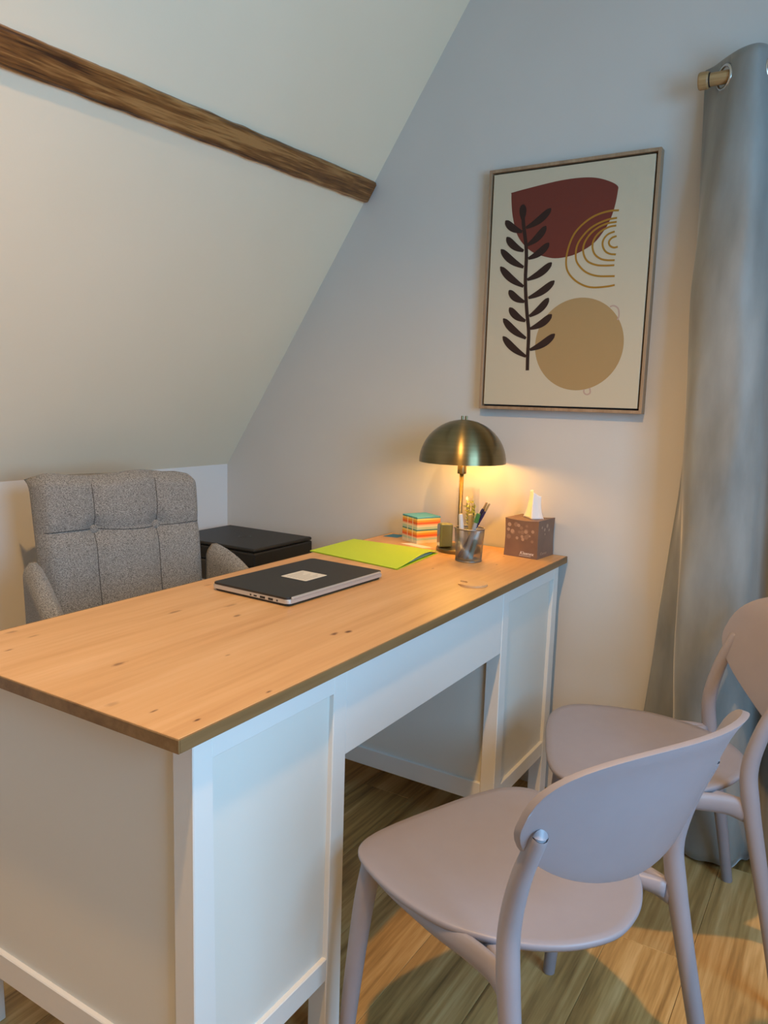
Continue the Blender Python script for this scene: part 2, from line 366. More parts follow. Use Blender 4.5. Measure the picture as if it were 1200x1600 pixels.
# floor with planks of its own
fl = new_obj('floor', box(KX - T, XR + T, YF - T, YB + T, -0.06, -0.010), 'subfloor'); struct(fl)
PW, PL = 0.17, 1.22
row = 0; x = 0.34 - PW * 11
while x < XR:
    x0, x1 = max(x, KX), min(x + PW, XR)
    if x1 - x0 > 0.01:
        off = {11: 0.993}.get(row, 0.993 + (row - 11) * 0.437)
        y = off - PL * math.ceil((off - YF) / PL)
        while y < YB:
            y0, y1 = max(y, YF), min(y + PL, YB)
            if y1 - y0 > 0.02:
                b = box((x0 - x1) / 2 + 0.0004, (x1 - x0) / 2 - 0.0004, (y0 - y1) / 2 + 0.0004, (y1 - y0) / 2 - 0.0004, -0.010, 0.0)
                es = [e for e in b.edges if e.verts[0].co.z > -0.001 and e.verts[1].co.z > -0.001]
                bmesh.ops.bevel(b, geom=es, offset=0.0007, segments=1, affect='EDGES')
                p = new_obj('plank', b, 'plank'); p.location = ((x0 + x1) / 2, (y0 + y1) / 2, 0); p.parent = fl
            y += PL
    x += PW; row += 1
# wall behind the desk: pentagon under the slope
def wall_pent(y0, y1):
    b = bmesh.new(); ol = [(KX - T, -0.01), (XR + T, -0.01), (XR + T, ZC + T), (XS - 0.02, ZC + T), (KX - T, KZ + 0.06)]
    ol = [(KX - T, -0.01), (XR + T, -0.01), (XR + T, ZC + T), (KX - T, ZC + T)]
    return plate(ol, y0, y1 - y0, b)
struct(new_obj('wall_back', wall_pent(YB, YB + T), 'wall'))
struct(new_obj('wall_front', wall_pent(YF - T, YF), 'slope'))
struct(new_obj('wall_left', box(KX - T, KX, YF, YB, -0.01, KZ, 0.0), 'knee'))
# sloped and flat ceiling in one piece
b = bmesh.new(); th = 0.12
nx, nz = SL / math.hypot(SL, 1), -1 / math.hypot(SL, 1)
prof = [(KX, KZ), (XS, ZC), (XR, ZC), (XR, ZC + T), (XS - 0.10, ZC + T), (KX - T, KZ + 0.02), (KX - T, KZ)]
va = [b.verts.new((px, YF, pz)) for px, pz in prof]; vb = [b.verts.new((px, YB, pz)) for px, pz in prof]
b.faces.new(va[::-1]); b.faces.new(vb)
for k in range(len(prof)): b.faces.new((va[k], va[(k + 1) % len(prof)], vb[(k + 1) % len(prof)], vb[k]))
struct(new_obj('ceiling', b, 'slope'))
# right wall with a window opening
WY0, WY1, WZ0, WZ1 = -0.95, 0.45, 0.80, 2.10
b = bmesh.new()
box(XR, XR + T, YF, WY0, -0.01, ZC, bm=b); box(XR, XR + T, WY1, YB, -0.01, ZC, bm=b)
box(XR, XR + T, WY0, WY1, -0.01, WZ0, bm=b); box(XR, XR + T, WY0, WY1, WZ1, ZC, bm=b)
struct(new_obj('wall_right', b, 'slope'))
wr = bpy.data.objects.new('window_1', None); COL.objects.link(wr); wr.location = (XR, (WY0 + WY1) / 2, WZ0); ROOTM['window_1'] = Matrix.Translation(wr.location); wr['kind'] = 'structure'
for (a0, a1, c0, c1) in ((WY0, WY0 + .06, WZ0, WZ1), (WY1 - .06, WY1, WZ0, WZ1), (WY0 + .06, WY1 - .06, WZ0, WZ0 + .06), (WY0 + .06, WY1 - .06, WZ1 - .06, WZ1), (-0.275, -0.225, WZ0 + .06, WZ1 - .06)):
    new_obj('window_frame', box(XR + .03, XR + .08, a0, a1, c0, c1, .004), 'deskwhite', wr)
for a0, a1 in ((WY0 + .06, -.275), (-.225, WY1 - .06)):
    new_obj('pane', box(XR + .052, XR + .056, a0, a1, WZ0 + .06, WZ1 - .06), 'pane', wr)

# ceiling downlight above the near end of the desk (out of frame)
LX, LY = 0.29, -0.225
def downlight(x, y, label, power, cone=141):
    dl = thing('ceiling_downlight', label, 'ceiling light', (x, y, ZC), 0, 'ceiling downlights')
    new_obj('trim_ring', lathe([(0.036, -0.004), (0.052, -0.006), (0.055, -0.002), (0.055, 0.0), (0.036, 0.0), (0.036, -0.004)], (x, y, ZC), 32), 'deskwhite', dl, smooth=True)
    new_obj('diffuser', lathe([(0.036, -0.001), (0.0, -0.001)], (x, y, ZC), 32), 'downlight', dl)
    d = bpy.data.lights.new('downlight', 'SPOT'); d.energy = power; d.color = (1.0, 0.54, 0.17); d.shadow_soft_size = 0.03
    d.spot_size = math.radians(cone); d.spot_blend = 0.65
    lo = bpy.data.objects.new('downlight', d); COL.objects.link(lo); lo.location = (x, y, ZC - 0.035)
downlight(LX, LY, 'round recessed ceiling downlight above the near end of the desk', 122.0)
downlight(0.45, -2.75, 'added warm fill downlight at the far unseen end of the room', 30.0, 105)  # added lamp that lifts the warm bounced light in the room

# exposed beam on the slope
bl = 2.90
b = box(-0.035, 0.035, -bl / 2, bl / 2, -0.05, 0.022, 0.006, 1)
bmesh.ops.subdivide_edges(b, edges=[e for e in b.edges if abs(e.verts[0].co.y - e.verts[1].co.y) > 1], cuts=70)
for v in b.verts:
    v.co += Vector((random.uniform(-1, 1) * .0016, 0, random.uniform(-1, 1) * .0008)) if abs(v.co.y) < bl / 2 - .02 else Vector((0, 0, 0))
beam = new_obj('ceiling_beam', b, 'beam')
ang = math.atan2(SL, 1)
bx = -0.752; end = Vector((bx, YB - 0.003, KZ + SL * (bx - KX) + 0.006))
by = Vector((0.0155, 1.30, 0.0225)).normalized(); bn = Vector((nx, 0, nz)); bn = (bn - by * bn.dot(by)).normalized(); bxv = by.cross(bn)
beam.location = end - by * (bl / 2)
beam.rotation_euler = Matrix(((bxv.x, by.x, bn.x), (bxv.y, by.y, bn.y), (bxv.z, by.z, bn.z))).to_euler()
beam.scale = (1, 1, 1)
tag(beam, 'rough dark-stained wooden beam set into the sloped ceiling', 'beam')

# ------------------------------------------------------------------ desk
DX, DY = 0.62, 1.55
dk = thing('writing_desk', 'long white desk with a knotty pine top and two panelled pedestals', 'desk', (-DX / 2, DY / 2, 0))
tt = new_obj('desk_top', box(-DX + .0035, -.0035, 0.0035, DY - .0035, 0.730, 0.750, 0.0008, 1), 'desktop', dk, world=False)   # object space stays world-like for the knots
tt.data.transform(Matrix.Identity(4)); tt.location = (DX / 2, -DY / 2, 0)
for (a, b_, c_, d_) in ((-DX, 0, 0.0, 0.0032), (-DX, 0, DY - .0032, DY), (-.0032, 0, .0034, DY - .0034), (-DX, -DX + .0032, .0034, DY - .0034)):
    new_obj('edge_band', box(a, b_, c_, d_, 0.730, 0.7497, 0.0006, 1), 'edge', dk)
LGX = ((-0.052, -0.012), (-0.608, -0.568)); PED = ((0.037, 0.408), (1.104, 1.512)); LW = 0.038
for (y0, y1) in PED:
    for (ya, yb, sy) in ((y0, y0 + LW, 1), (y1 - LW, y1, -1)):
        for xi, (xa, xb) in enumerate(LGX):
            b = box(xa, xb, ya, yb, 0.0, 0.7295, 0.0015, 1)
            for v in b.verts:      # taper the inner faces near the floor
                if v.co.z < 0.01:
                    v.co.y += (0.010 * sy) if (v.co.y < (ya + yb) / 2) == (sy < 0) else 0
            new_obj('leg', b, 'deskwhite', dk)
    xa, xb = -0.568, -0.052; ya, yb = y0 + LW, y1 - LW
    # long faces (x)
    new_obj('front_panel', box(-0.030, -0.022, ya, yb, 0.165, 0.715), 'deskpanel', dk)
    new_obj('top_rail', box(-0.034, -0.0128, ya, yb, 0.692, 0.7295, .001, 1), 'deskwhite', dk)
    new_obj('bottom_rail', box(-0.034, -0.0128, ya, yb, 0.146, 0.190, .0015, 1), 'deskwhite', dk)
    # end faces (y)
    for (yo, yi, s) in ((y0, y0 + .030, 1), (y1, y1 - .030, -1)):
        p0, p1 = sorted((yo + s * .010, yo + s * .018)); r0, r1 = sorted((yo + s * .001, yo + s * .022))
        new_obj('side_panel', box(xa, xb, p0, p1, 0.165, 0.7295), 'deskpanel', dk)
        new_obj('bottom_rail', box(xa, xb, r0, r1, 0.146, 0.198, .0015, 1), 'deskwhite', dk)
    new_obj('bottom_board', box(xa + .0, xb, ya, yb, 0.150, 0.162), 'deskpanel', dk)
    # drawer fronts on the sitter's side
    nd = 3 if y0 < 0.5 else 1
    for k in range(nd):
        h = (0.715 - 0.165) / nd; z0 = 0.165 + k * h
        dr = new_obj('drawer_front' if nd > 1 else 'cabinet_door', box(-0.606, -0.586, ya + .002, yb - .002, z0 + .002, z0 + h - .002, .002, 1), 'deskwhite', dk)
        new_obj('knob', lathe([(0.006, 0), (0.006, .012), (0.014, .018), (0.014, .026), (0, .03)], (0, 0, 0), 16).copy() if False else (lambda bb: (bb.transform(Matrix.Translation((-0.606, (ya + yb) / 2, z0 + h / 2)) @ Matrix.Rotation(-math.pi / 2, 4, 'Y')), bb)[1])(lathe([(0.006, 0), (0.006, .012), (0.014, .018), (0.014, .026), (0, .03)], (0, 0, 0), 16)), 'deskwhite', dr, smooth=True)
new_obj('apron', box(-0.032, -0.0132, 0.4085, 1.1035, 0.566, 0.7295, .001, 1), 'deskwhite', dk)
cd = new_obj('drawer_front', box(-0.606, -0.588, 0.412, 1.100, 0.63, 0.727, .002, 1), 'deskwhite', dk)
# cable cap let into the top
GX, GY = -0.070, 1.040
ol = [(GX + .037 * math.cos(a), GY + .037 * math.sin(a)) for a in [2 * math.pi * k / 48 for k in range(48)]]
cap_ol = [p for p in ol if not (-0.2 < 0 and False)]
b = bmesh.new()
big = [(GX + .0365 * math.cos(math.radians(a)), GY + .0365 * math.sin(math.radians(a))) for a in range(-125, 176, 6)]
big += [(GX - .020, GY + .004), (GX - .010, GY - .004), (GX - .014, GY - .018)]
gr = new_obj('cable_cap', prism(big, 0.7502, 0.7548, bev=.0008), 'grommet', dk)
small = [(GX + .0365 * math.cos(math.radians(a)), GY + .0365 * math.sin(math.radians(a))) for a in range(180, 232, 6)]
small += [(GX - .018, GY - .020), (GX - .0135, GY - .005), (GX - .023, GY + .001)]
new_obj('cap_flap', prism(small, 0.7502, 0.7522, bev=.0004), 'grommet', gr)

# ------------------------------------------------------------------ lilac stacking chairs
def chair(name, label, loc, rz, group):
    t = thing(name, label, 'chair', (*loc, 0), rz, group)
    L = lambda n, bm, sm=True: new_obj(n, bm, 'lilac', t, world=False, smooth=sm)
    # seat: outline rings with a rolled rim and a shallow dish
    half = [(.222, 0), (.220, .09), (.208, .158), (.180, .198), (.13, .217), (.05, .221), (-.04, .206), (-.10, .176), (-.15, .136), (-.185, .090), (-.204, .045)]
    olp = half + [(-.212, 0)] + [(x, -y) for x, y in half[:0:-1]]
    ol = [(p.x, p.y) for p in catmull([(x, y, 0) for x, y in olp], 5, True)]
    def ztop(x, y, s):
        z = 0.440
        dish = max(0.0, 1 - s) ** 0.5
        return z - 0.010 * dish - 0.010 * max(0, (x - .12) / .10) ** 2 * s
    b = bmesh.new(); cx = 0.0; rings = []
    lev = [(0.03, 0), (0.3, 0), (0.55, 0), (0.78, 0), (0.92, 0), (0.985, 0), (1.0, -0.004), (1.0, -0.009), (0.985, -0.013), (0.9, -0.014), (0.5, -0.016), (0.05, -0.016)]
    for i, (s, dz) in enumerate(lev):
        rings.append([b.verts.new((cx + x * s, y * s, ztop(x * s, y * s, s) + dz)) for x, y in ol])
    n = len(ol)
    for a, c in zip(rings, rings[1:]):
        for k in range(n): b.faces.new((a[k], a[(k + 1) % n], c[(k + 1) % n], c[k]))
    b.faces.new(rings[0]); b.faces.new(rings[-1][::-1])
    L('seat', b)
    # curved backrest shell
    def back(off):
        def fn(uu, vv):
            u = -1 + 2 * uu; u = max(-1, min(1, math.sin(u * math.pi / 2)))
            e = max(0.0, 1 - abs(u) ** 2.6) ** (1 / 2.6); g = max(0.0, 1 - abs(u) ** 1.9) ** (1 / 1.9)
            zt = .668 + .124 * e; zb = .668 - .120 * g
            z = zb + (zt - zb) * vv
            x = -.271 - (z - .668) * .36 + .075 * u * u - 0.010 * max(0, (z - .72) / .07) ** 2
            return Vector((x - off, .219 * u, z))
        return fn
    bm = grid(back(0), 30, 10, thick=back(0.011))
    bmesh.ops.remove_doubles(bm, verts=bm.verts, dist=0.0004)
    bk = L('backrest', bm)
    bv = bk.modifiers.new('round', 'BEVEL'); bv.width = 0.0035; bv.segments = 3; bv.limit_method = 'ANGLE'; bv.angle_limit = math.radians(50)
    for s in (1, -1):
        # rear leg that runs on as the upright of the back
        path = catmull([(-.262, s * .226, 0), (-.232, s * .213, .16), (-.200, s * .202, .31), (-.176, s * .194, .43), (-.170, s * .190, .50), (-.187, s * .193, .580), (-.215, s * .1965, .652), (-.2185, s * .197, .659)], 6)
        rad = lerp_list([(.0125, .013), (.0135, .0145), (.0145, .0155), (.016, .0175), (.015, .0165), (.014, .015), (.0124, .0128), (.0095, .0095)], len(path))
        bm = tube(path, rad, 14, up=(1, 0, 0))
        lg = L('rear_leg', bm); shade_auto(lg, 50)
        # side rail that sweeps past the seat's rounded rear into the leg
        bm = tube(catmull([(.165, s * .182, .408), (.08, s * .193, .413), (-.02, s * .194, .415), (-.09, s * .186, .414), (-.14, s * .185, .412), (-.174, s * .192, .404)], 5), [(.009, .016), (.009, .017), (.0095, .018), (.010, .020), (.0105, .021), (.0105, .022)], 12)
        L('side_rail', bm)
        bm = tube(catmull([(-.06, s * .150, .418), (-.115, s * .160, .416), (-.165, s * .185, .412)], 5), [(.010, .010), (.012, .013), (.012, .018)], 8)
        L('bracket', bm)
        # front leg
        path = catmull([(.160, s * .180, .420), (.170, s * .191, .33), (.182, s * .204, .16), (.192, s * .212, 0)], 6)
        rad = lerp_list([(.019, .019), (.0185, .018), (.016, .0155), (.0125, .0125)], len(path))
        bm = tube(path, rad, 14, up=(1, 0, 0)); lg = L('front_leg', bm); shade_auto(lg, 50)
    bm = tube([(.176, -.185, .405), (.186, 0, .405), (.176, .185, .405)], [(.009, .018)] * 3, 8); L('front_rail', bm)
    return t
chair('dining_chair', 'lilac plastic chair in the foreground, its curved back overlapping the other chair', (.296, .471), 2.759, 'lilac plastic chairs')
chair('dining_chair', 'lilac plastic chair by the curtain, partly hidden behind the foreground chair', (.369, 1.06), 3.500, 'lilac plastic chairs')

# ------------------------------------------------------------------ grey upholstered office chair
oc = thing('office_armchair', 'grey tweed button-tufted armchair tucked behind the desk', 'chair', (-.745, .663, 0), math.radians(-19))
BW, BZ0, BZ1 = .470, .40, .974
SEAM_U = (.315, .695); SEAM_Z = .826
def back_front(u, v):
    y = (u - .5) * BW; z = BZ0 + (BZ1 - BZ0) * v
    wv = 1 - 0.06 * (1 - v)                                      # narrower towards the seat
    x = -.205 - .075 * v - .02 * v * v
    def pil(t, ts, r):
        d = min([abs(t - q) for q in ts]); return min(1, d / r)
    pu = pil(u, (0.0, *SEAM_U, 1.0), .13); pz = pil(z, (SEAM_Z, BZ1 + .01), .07)
    puff = .014 * (1 - (1 - pu) ** 2.6) * (0.6 + .4 * (1 - (1 - pz) ** 2.4))
    puff += .006 * (1 - (1 - pz) ** 2.4)
    for su in SEAM_U:
        dd = math.hypot((u - su) * BW, z - SEAM_Z); puff -= .015 * math.exp(-(dd / .028) ** 2)
    # rounded outer edges
    eu = min(u, 1 - u) * BW; ez = (1 - v) * (BZ1 - BZ0)
    rnd = .040 * (max(0, 1 - eu / .035) ** 2.4 + max(0, 1 - ez / .030) ** 2.4)
    yy = y * wv; sag = .006 * math.sin(u * 11 + 1)
    if v > .93: z -= .020 * max(0, 1 - eu / .05) ** 2 * (v - .93) / .07
    return Vector((x + puff - rnd, yy, z + (sag * v * v if v > .8 else 0)))
def back_rear(u, v):
    y = (u - .5) * BW * (1 - 0.06 * (1 - v)); z = BZ0 + (BZ1 - BZ0) * v
    return Vector((-.205 - .075 * v - .02 * v * v - .085 + .03 * (abs(u - .5) * 2) ** 3, y * .985, z - .006 * v - (.022 * max(0, 1 - min(u, 1 - u) * BW / .05) ** 2 * (v - .93) / .07 if v > .93 else 0)))
bk = new_obj('backrest', grid(back_front, 90, 90, thick=back_rear), 'fabric', oc, world=False, smooth=True)
for su in SEAM_U:
    p = back_front(su, (SEAM_Z - BZ0) / (BZ1 - BZ0))
    bb = bmesh.new(); bmesh.ops.create_uvsphere(bb, u_segments=16, v_segments=8, radius=.013)
    bb.transform(Matrix.Translation(p + Vector((.004, 0, 0))) @ Matrix.Diagonal((.5, 1, 1, 1)))
    new_obj('button', bb, 'fabric', bk, world=False, smooth=True)
    path = [back_front(su + .004 * math.sin(v * 9), v) + Vector((.0012, 0, 0)) for v in [k / 60 for k in range(1, 59)]]
    new_obj('seam', tube(path, .0010, 5), 'seam', bk, world=False)
path = [back_front(u, (SEAM_Z - BZ0 + .004 * math.sin(u * 8)) / (BZ1 - BZ0)) + Vector((.0012, 0, 0)) for u in [k / 60 for k in range(2, 59)]]
new_obj('seam', tube(path, .0010, 5), 'seam', bk, world=False)
def seat_pt(u, v):
    a = 2 * math.pi * u
    return None
bm = box(-.24, .10, -.215, .215, .385, .485, .035, 4)
for v in bm.verts:
    if v.co.z > .45: v.co.z += .018 * (1 - (v.co.y / .215) ** 2) * (1 - ((v.co.x + .07) / .17) ** 2)
new_obj('seat', bm, 'fabric', oc, world=False, smooth=True)
for s in (1, -1):
    def arm(off):
        def fn(u, v):
            x = -.245 + .270 * u
            zt = .760 - .030 * u - .075 * u ** 2.2 - .03 * max(0, (u - .85) / .15) ** 2
            zb = .40
            z = zb + (zt - zb) * v
            yb = .245 + .016 * math.sin(min(1, u * 1.1) * math.pi * .5) * (0.4 + .6 * v) + .010 * v
            rnd = .018 * max(0, (v - .9) / .1) ** 2
            fr = .010 * max(0, (u - .9) / .1) ** 2
            return Vector((x, s * (yb + off * (.026 - rnd - fr)), z))
        return fn
    new_obj('armrest', grid(arm(1), 24, 24, thick=arm(-1)), 'fabric', oc, world=False, smooth=True)
new_obj('column', tube([(-.09, 0, .07), (-.09, 0, .385)], .025, 16), 'chair_metal', oc, world=False, smooth=True)
for k in range(5):
    a = math.radians(36 + 72 * k); c, s = math.cos(a), math.sin(a)
    lg = new_obj('base_leg', tube([(-.09, 0, .095), (.10 * c - .09, .10 * s, .085), (.185 * c - .09, .185 * s, .062)], [(.02, .018), (.018, .014), (.014, .011)], 8), 'chair_metal', oc, world=False, smooth=True)
    bb = lathe([(.0, -.011), (.022, -.011), (.025, -.006), (.025, .006), (.022, .011), (0, .011)], (0, 0, 0), 18)
    bb.transform(Matrix.Translation((.185 * c - .09, .185 * s, .0255)) @ Matrix.Rotation(a + 1.2, 4, 'Z') @ Matrix.Rotation(math.pi / 2, 4, 'X'))
    new_obj('caster', bb, 'chair_metal', lg, world=False, smooth=True)
    new_obj('caster_stem', tube([(.185 * c - .09, .185 * s, .03), (.185 * c - .09, .185 * s, .062)], .006, 8), 'chair_metal', lg, world=False)

# ------------------------------------------------------------------ printer on a low cabinet in the corner
PX0, PX1, PY0, PY1, PZ = -1.340, -.940, 1.215, 1.530, .700
cb = thing('drawer_cabinet', 'low white drawer cabinet in the corner under the black printer', 'cabinet', ((PX0 + PX1) / 2, (PY0 + PY1) / 2, 0))
CZ = PZ - .135
new_obj('body', box(PX0 - .02, PX1 + .0, PY0 - .01, PY1 + .015, .06, CZ - .0185, .002, 1), 'deskwhite', cb)
new_obj('cabinet_top', box(PX0 - .025, PX1 + .012, PY0 - .016, PY1 + .018, CZ - .018, CZ, .002, 1), 'deskwhite', cb)
for k in range(3):
    z0 = .075 + k * .152
    dr = new_obj('drawer', box(PX1 + .0005, PX1 + .016, PY0 - .005, PY1 + .010, z0, z0 + .146, .002, 1), 'deskwhite', cb)
    new_obj('handle', box(PX1 + .0165, PX1 + .026, (PY0 + PY1) / 2 - .05, (PY0 + PY1) / 2 + .05, z0 + .11, z0 + .12, .002, 1), 'steel', dr)
for xx in (PX0, PX1 - .05):
    for yy in (PY0, PY1 - .04):
        new_obj('foot', box(xx, xx + .04, yy, yy + .04, 0, .06, .002, 1), 'deskwhite', cb)
pr = thing('printer', 'black flat-topped printer on the low cabinet in the corner', 'printer', ((PX0 + PX1) / 2, (PY0 + PY1) / 2, CZ))
new_obj('printer_base', box(PX0 + .004, PX1 - .004, PY0 + .004, PY1 - .004, CZ, PZ - .062, .006), 'darkband', pr)
new_obj('printer_body', box(PX0, PX1, PY0, PY1, PZ - .061, PZ - .0135, .006), 'black', pr)
ld = new_obj('scanner_lid', box(PX0 + .001, PX1 - .001, PY0 + .001, PY1 - .001, PZ - .012, PZ, .005), 'blacklid', pr)
lc = (-1.125, 1.375)
bm = lathe([(.020, 0), (.0225, 0), (.0225, .0006), (.020, .0006), (.020, 0)], (lc[0], lc[1], PZ), 32)
for k, yy in enumerate((-.010, -.003, .004, .010)):
    box(lc[0] - .006, lc[0] + .006, lc[1] + yy, lc[1] + yy + .002, PZ, PZ + .0005, bm=bm)
new_obj('emblem', bm, 'darkband', ld)
new_obj('sticker', box(-1.30, -1.275, 1.235, 1.275, PZ, PZ + .0004), 'ink', ld)

# ------------------------------------------------------------------ things on the desk
TZ = 0.750
def rotm(c, a): return Matrix.Translation((c[0], c[1], 0)) @ Matrix.Rotation(a, 4, 'Z')
# laptop: local x = towards visitor side (hinge), y = length
lp = thing('laptop', 'closed black laptop with silver sides and a white paper sticker on the lid', 'laptop', (-.405, .778, TZ), math.radians(-2.5))
LWX, LWY = .118, .180
ol = []
def rrect(hx, hy, r, n=5):
    out = []
    for cx, cy, a0 in ((hx - r, hy - r, 0), (-hx + r, hy - r, 90), (-hx + r, -hy + r, 180), (hx - r, -hy + r, 270)):
        for k in range(n + 1):
            a = math.radians(a0 + 90 * k / n); out.append((cx + r * math.cos(a), cy + r * math.sin(a)))
    return out
new_obj('underside', prism(rrect(LWX - .004, LWY - .004, .010), .0015, .006, bev=.001), 'black', lp, world=False)
bs = new_obj('base', prism(rrect(LWX, LWY, .010), .0062, .0145, bev=.0012), 'silver', lp, world=False)
lid = new_obj('lid', prism(rrect(LWX - .0035, LWY, .009), .0160, .0205, bev=.0010), 'blacklid', lp, world=False)
new_obj('lid_edge', prism(rrect(LWX - .0032, LWY + .0002, .009), .0148, .0158), 'silver', lp, world=False)
new_obj('hinge_bar', box(LWX - .004, LWX + .001, -LWY + .012, LWY - .012, .0146, .0205, .0015, 2), 'silver', lp, world=False)
for xx, w_, h_ in ((.085, .004, .004), (.066, .014, .005), (.042, .015, .005), (.020, .009, .003), (.006, .004, .004)):
    new_obj('port', box(xx - w_ / 2, xx + w_ / 2, -LWY - .0004, -LWY + .002, .0100 - h_ / 2, .0100 + h_ / 2), 'black', bs, world=False)
for sx in (-.09, .09):
    for sy in (-.15, .15):
        new_obj('rubber_foot', lathe([(.008, 0), (.008, .0016)], (sx, sy, 0), 14, cap0=True, cap1=True), 'black', lp, world=False)
stk = new_obj('sticker', prism(rrect(.040, .041, .004), .0206, .0208), 'sticker', lid, world=False)
stk.location = (.005, .005, 0)
bm = bmesh.new()
for k in range(7):
    xx = -.028 + k * .009; box(xx, xx + .0022, -.032, .030 - (k * 37 % 5) * .006, .0208, .02086, bm=bm)
tl = new_obj('text_lines', bm, 'ink', lid, world=False); tl.location = (.005, .005, 0)

# lime green card folder
fo = thing('card_folder', 'lime green card folder lying open a crack beside the laptop', 'folder', (-.475, 1.215, TZ))
C4 = [Vector((-.632, 1.110, 0)), Vector((-.640, 1.352, 0)), Vector((-.326, 1.335, 0)), Vector((-.304, 1.060, 0))]
def quad(u, v): return (C4[0] * (1 - u) + C4[3] * u) * (1 - v) + (C4[1] * (1 - u) + C4[2] * u) * v
def lower(dz): return lambda u, v: quad(u, v) + Vector((.003 * u, 0, TZ + .0004 + dz))
def upper(dz): return lambda u, v: quad(u, v) + Vector((0, 0, TZ + .0026 + dz + .016 * max(0, u - .25) ** 1.6 * (math.sin(math.pi * min(1, v * 1.02) ** 1.6)) + .004 * u * v))
new_obj('back_cover', grid(lower(0), 12, 12, thick=lower(.0007)), 'greenin', fo, smooth=False)
new_obj('paper_sheet', grid(lambda u, v: quad(.03 + .93 * u, .03 + .92 * v) + Vector((0, 0, TZ + .0013)), 8, 8, thick=lambda u, v: quad(.03 + .93 * u, .03 + .92 * v) + Vector((0, 0, TZ + .0021))), 'white_paper', fo)
shade_auto(new_obj('front_cover', grid(upper(0), 24, 24, thick=upper(.0007)), 'green', fo), 40)

# note cube: coloured paper layers
NC = (-.449, 1.424); na = math.radians(62)
nc = thing('note_cube', 'cube of rainbow-layered note paper beside the lamp', 'note cube', (NC[0], NC[1], TZ), na)
lay = [('cream', .010), ('mint', .006), ('peach', .004), ('red', .007), ('orange', .006), ('yellow', .006), ('teal', .004), ('mint', .008), ('cream', .004), ('peach', .004), ('red', .007), ('orange', .006), ('yellow', .005), ('teal', .002), ('sky', .003)]
z = 0.0; NS = .088
for n_, h_ in lay:
    h_ *= 1.03
    j = random.uniform(-.0003, .0003)
    new_obj('paper_layer', box(j, NS + j, j, NS - j, z, z + h_ - .00005), 'note_' + n_, nc, world=False); z += h_
NH = z
for f in (.30, .64):
    new_obj('glue_line', box(-.0008, .0006, NS * f - .0008, NS * f + .0008, .0, NH - .004), 'note_cream', nc, world=False)
def sheet(name, label, pts, m, zz, t=.0004):
    bm = prism(pts, zz, zz + t); return tag(recenter(new_obj(name, bm, m)), label, 'paper')
sheet('blue_note', 'blue paper note lying behind the green folder, left of the note cube', [(-.603, 1.468), (-.553, 1.478), (-.548, 1.535), (-.600, 1.528)], 'blue_paper', TZ + .0002)
sheet('paper_slip', 'small white paper slip in front of the note cube', [(-.492, 1.398), (-.400, 1.375), (-.378, 1.402), (-.470, 1.424)], 'white_paper', TZ + .0002)

# table lamp
LPX, LPY = -.296, 1.413
tl_ = thing('table_lamp', 'lit brass table lamp with a dome shade at the far end of the desk', 'lamp', (LPX, LPY, TZ))
c0 = (LPX, LPY, TZ)
new_obj('lamp_base', lathe([(0, 0), (.066, 0), (.068, .002), (.068, .010), (.066, .012), (.010, .013), (0, .013)], c0, 48), 'brass', tl_, smooth=False)
new_obj('pole', lathe([(.0065, .0132), (.0065, .235)], c0, 20, cap1=True), 'brass', tl_, smooth=True)
new_obj('socket', lathe([(.0125, .2355), (.0135, .237), (.0135, .275), (.012, .277), (0, .277)], c0, 24, cap0=True), 'brass', tl_, smooth=True)
SR, SZ0, SH = .130, .270, .127
def dome(r, h, n=14): return [(r * math.cos(a), SZ0 + h * math.sin(a)) for a in [math.pi / 2 * k / n for k in range(n + 1)]]
sh = new_obj('shade', lathe(dome(SR, SH)[:-1] + [(0, SZ0 + SH)], c0, 64), 'brass', tl_, smooth=True)
sh_in = new_obj('shade_lining', lathe(dome(SR - .0012, SH - .0012)[:-1] + [(0, SZ0 + SH - .0012)], c0, 64), 'shade_in', sh, smooth=True)
for dx in (-.0045, .0055):
    new_obj('finial', lathe([(.0038, SZ0 + SH - .002), (.0038, SZ0 + SH + .011), (0, SZ0 + SH + .011)], (LPX + dx, LPY + dx * .6, TZ), 12), 'brass', tl_, smooth=False)
bb = bmesh.new(); bmesh.ops.create_uvsphere(bb, u_segments=20, v_segments=12, radius=.021); bb.transform(Matrix.Translation((LPX, LPY, TZ + .300)))
new_obj('bulb', bb, 'bulb', tl_, smooth=True)

# small olive box on the lamp foot
ga = math.radians(48)
gb = thing('trinket_box', 'small olive-green metal box standing on the lamp foot', 'box', (-.330, 1.378, TZ + .0135), ga)
new_obj('box_body', box(-.016, .024, -.015, .015, 0, .072, .005, 3), 'olive', gb, world=False)
new_obj('polished_side', box(-.0172, -.0162, -.012, .012, .004, .068), 'mirror', gb, world=False)

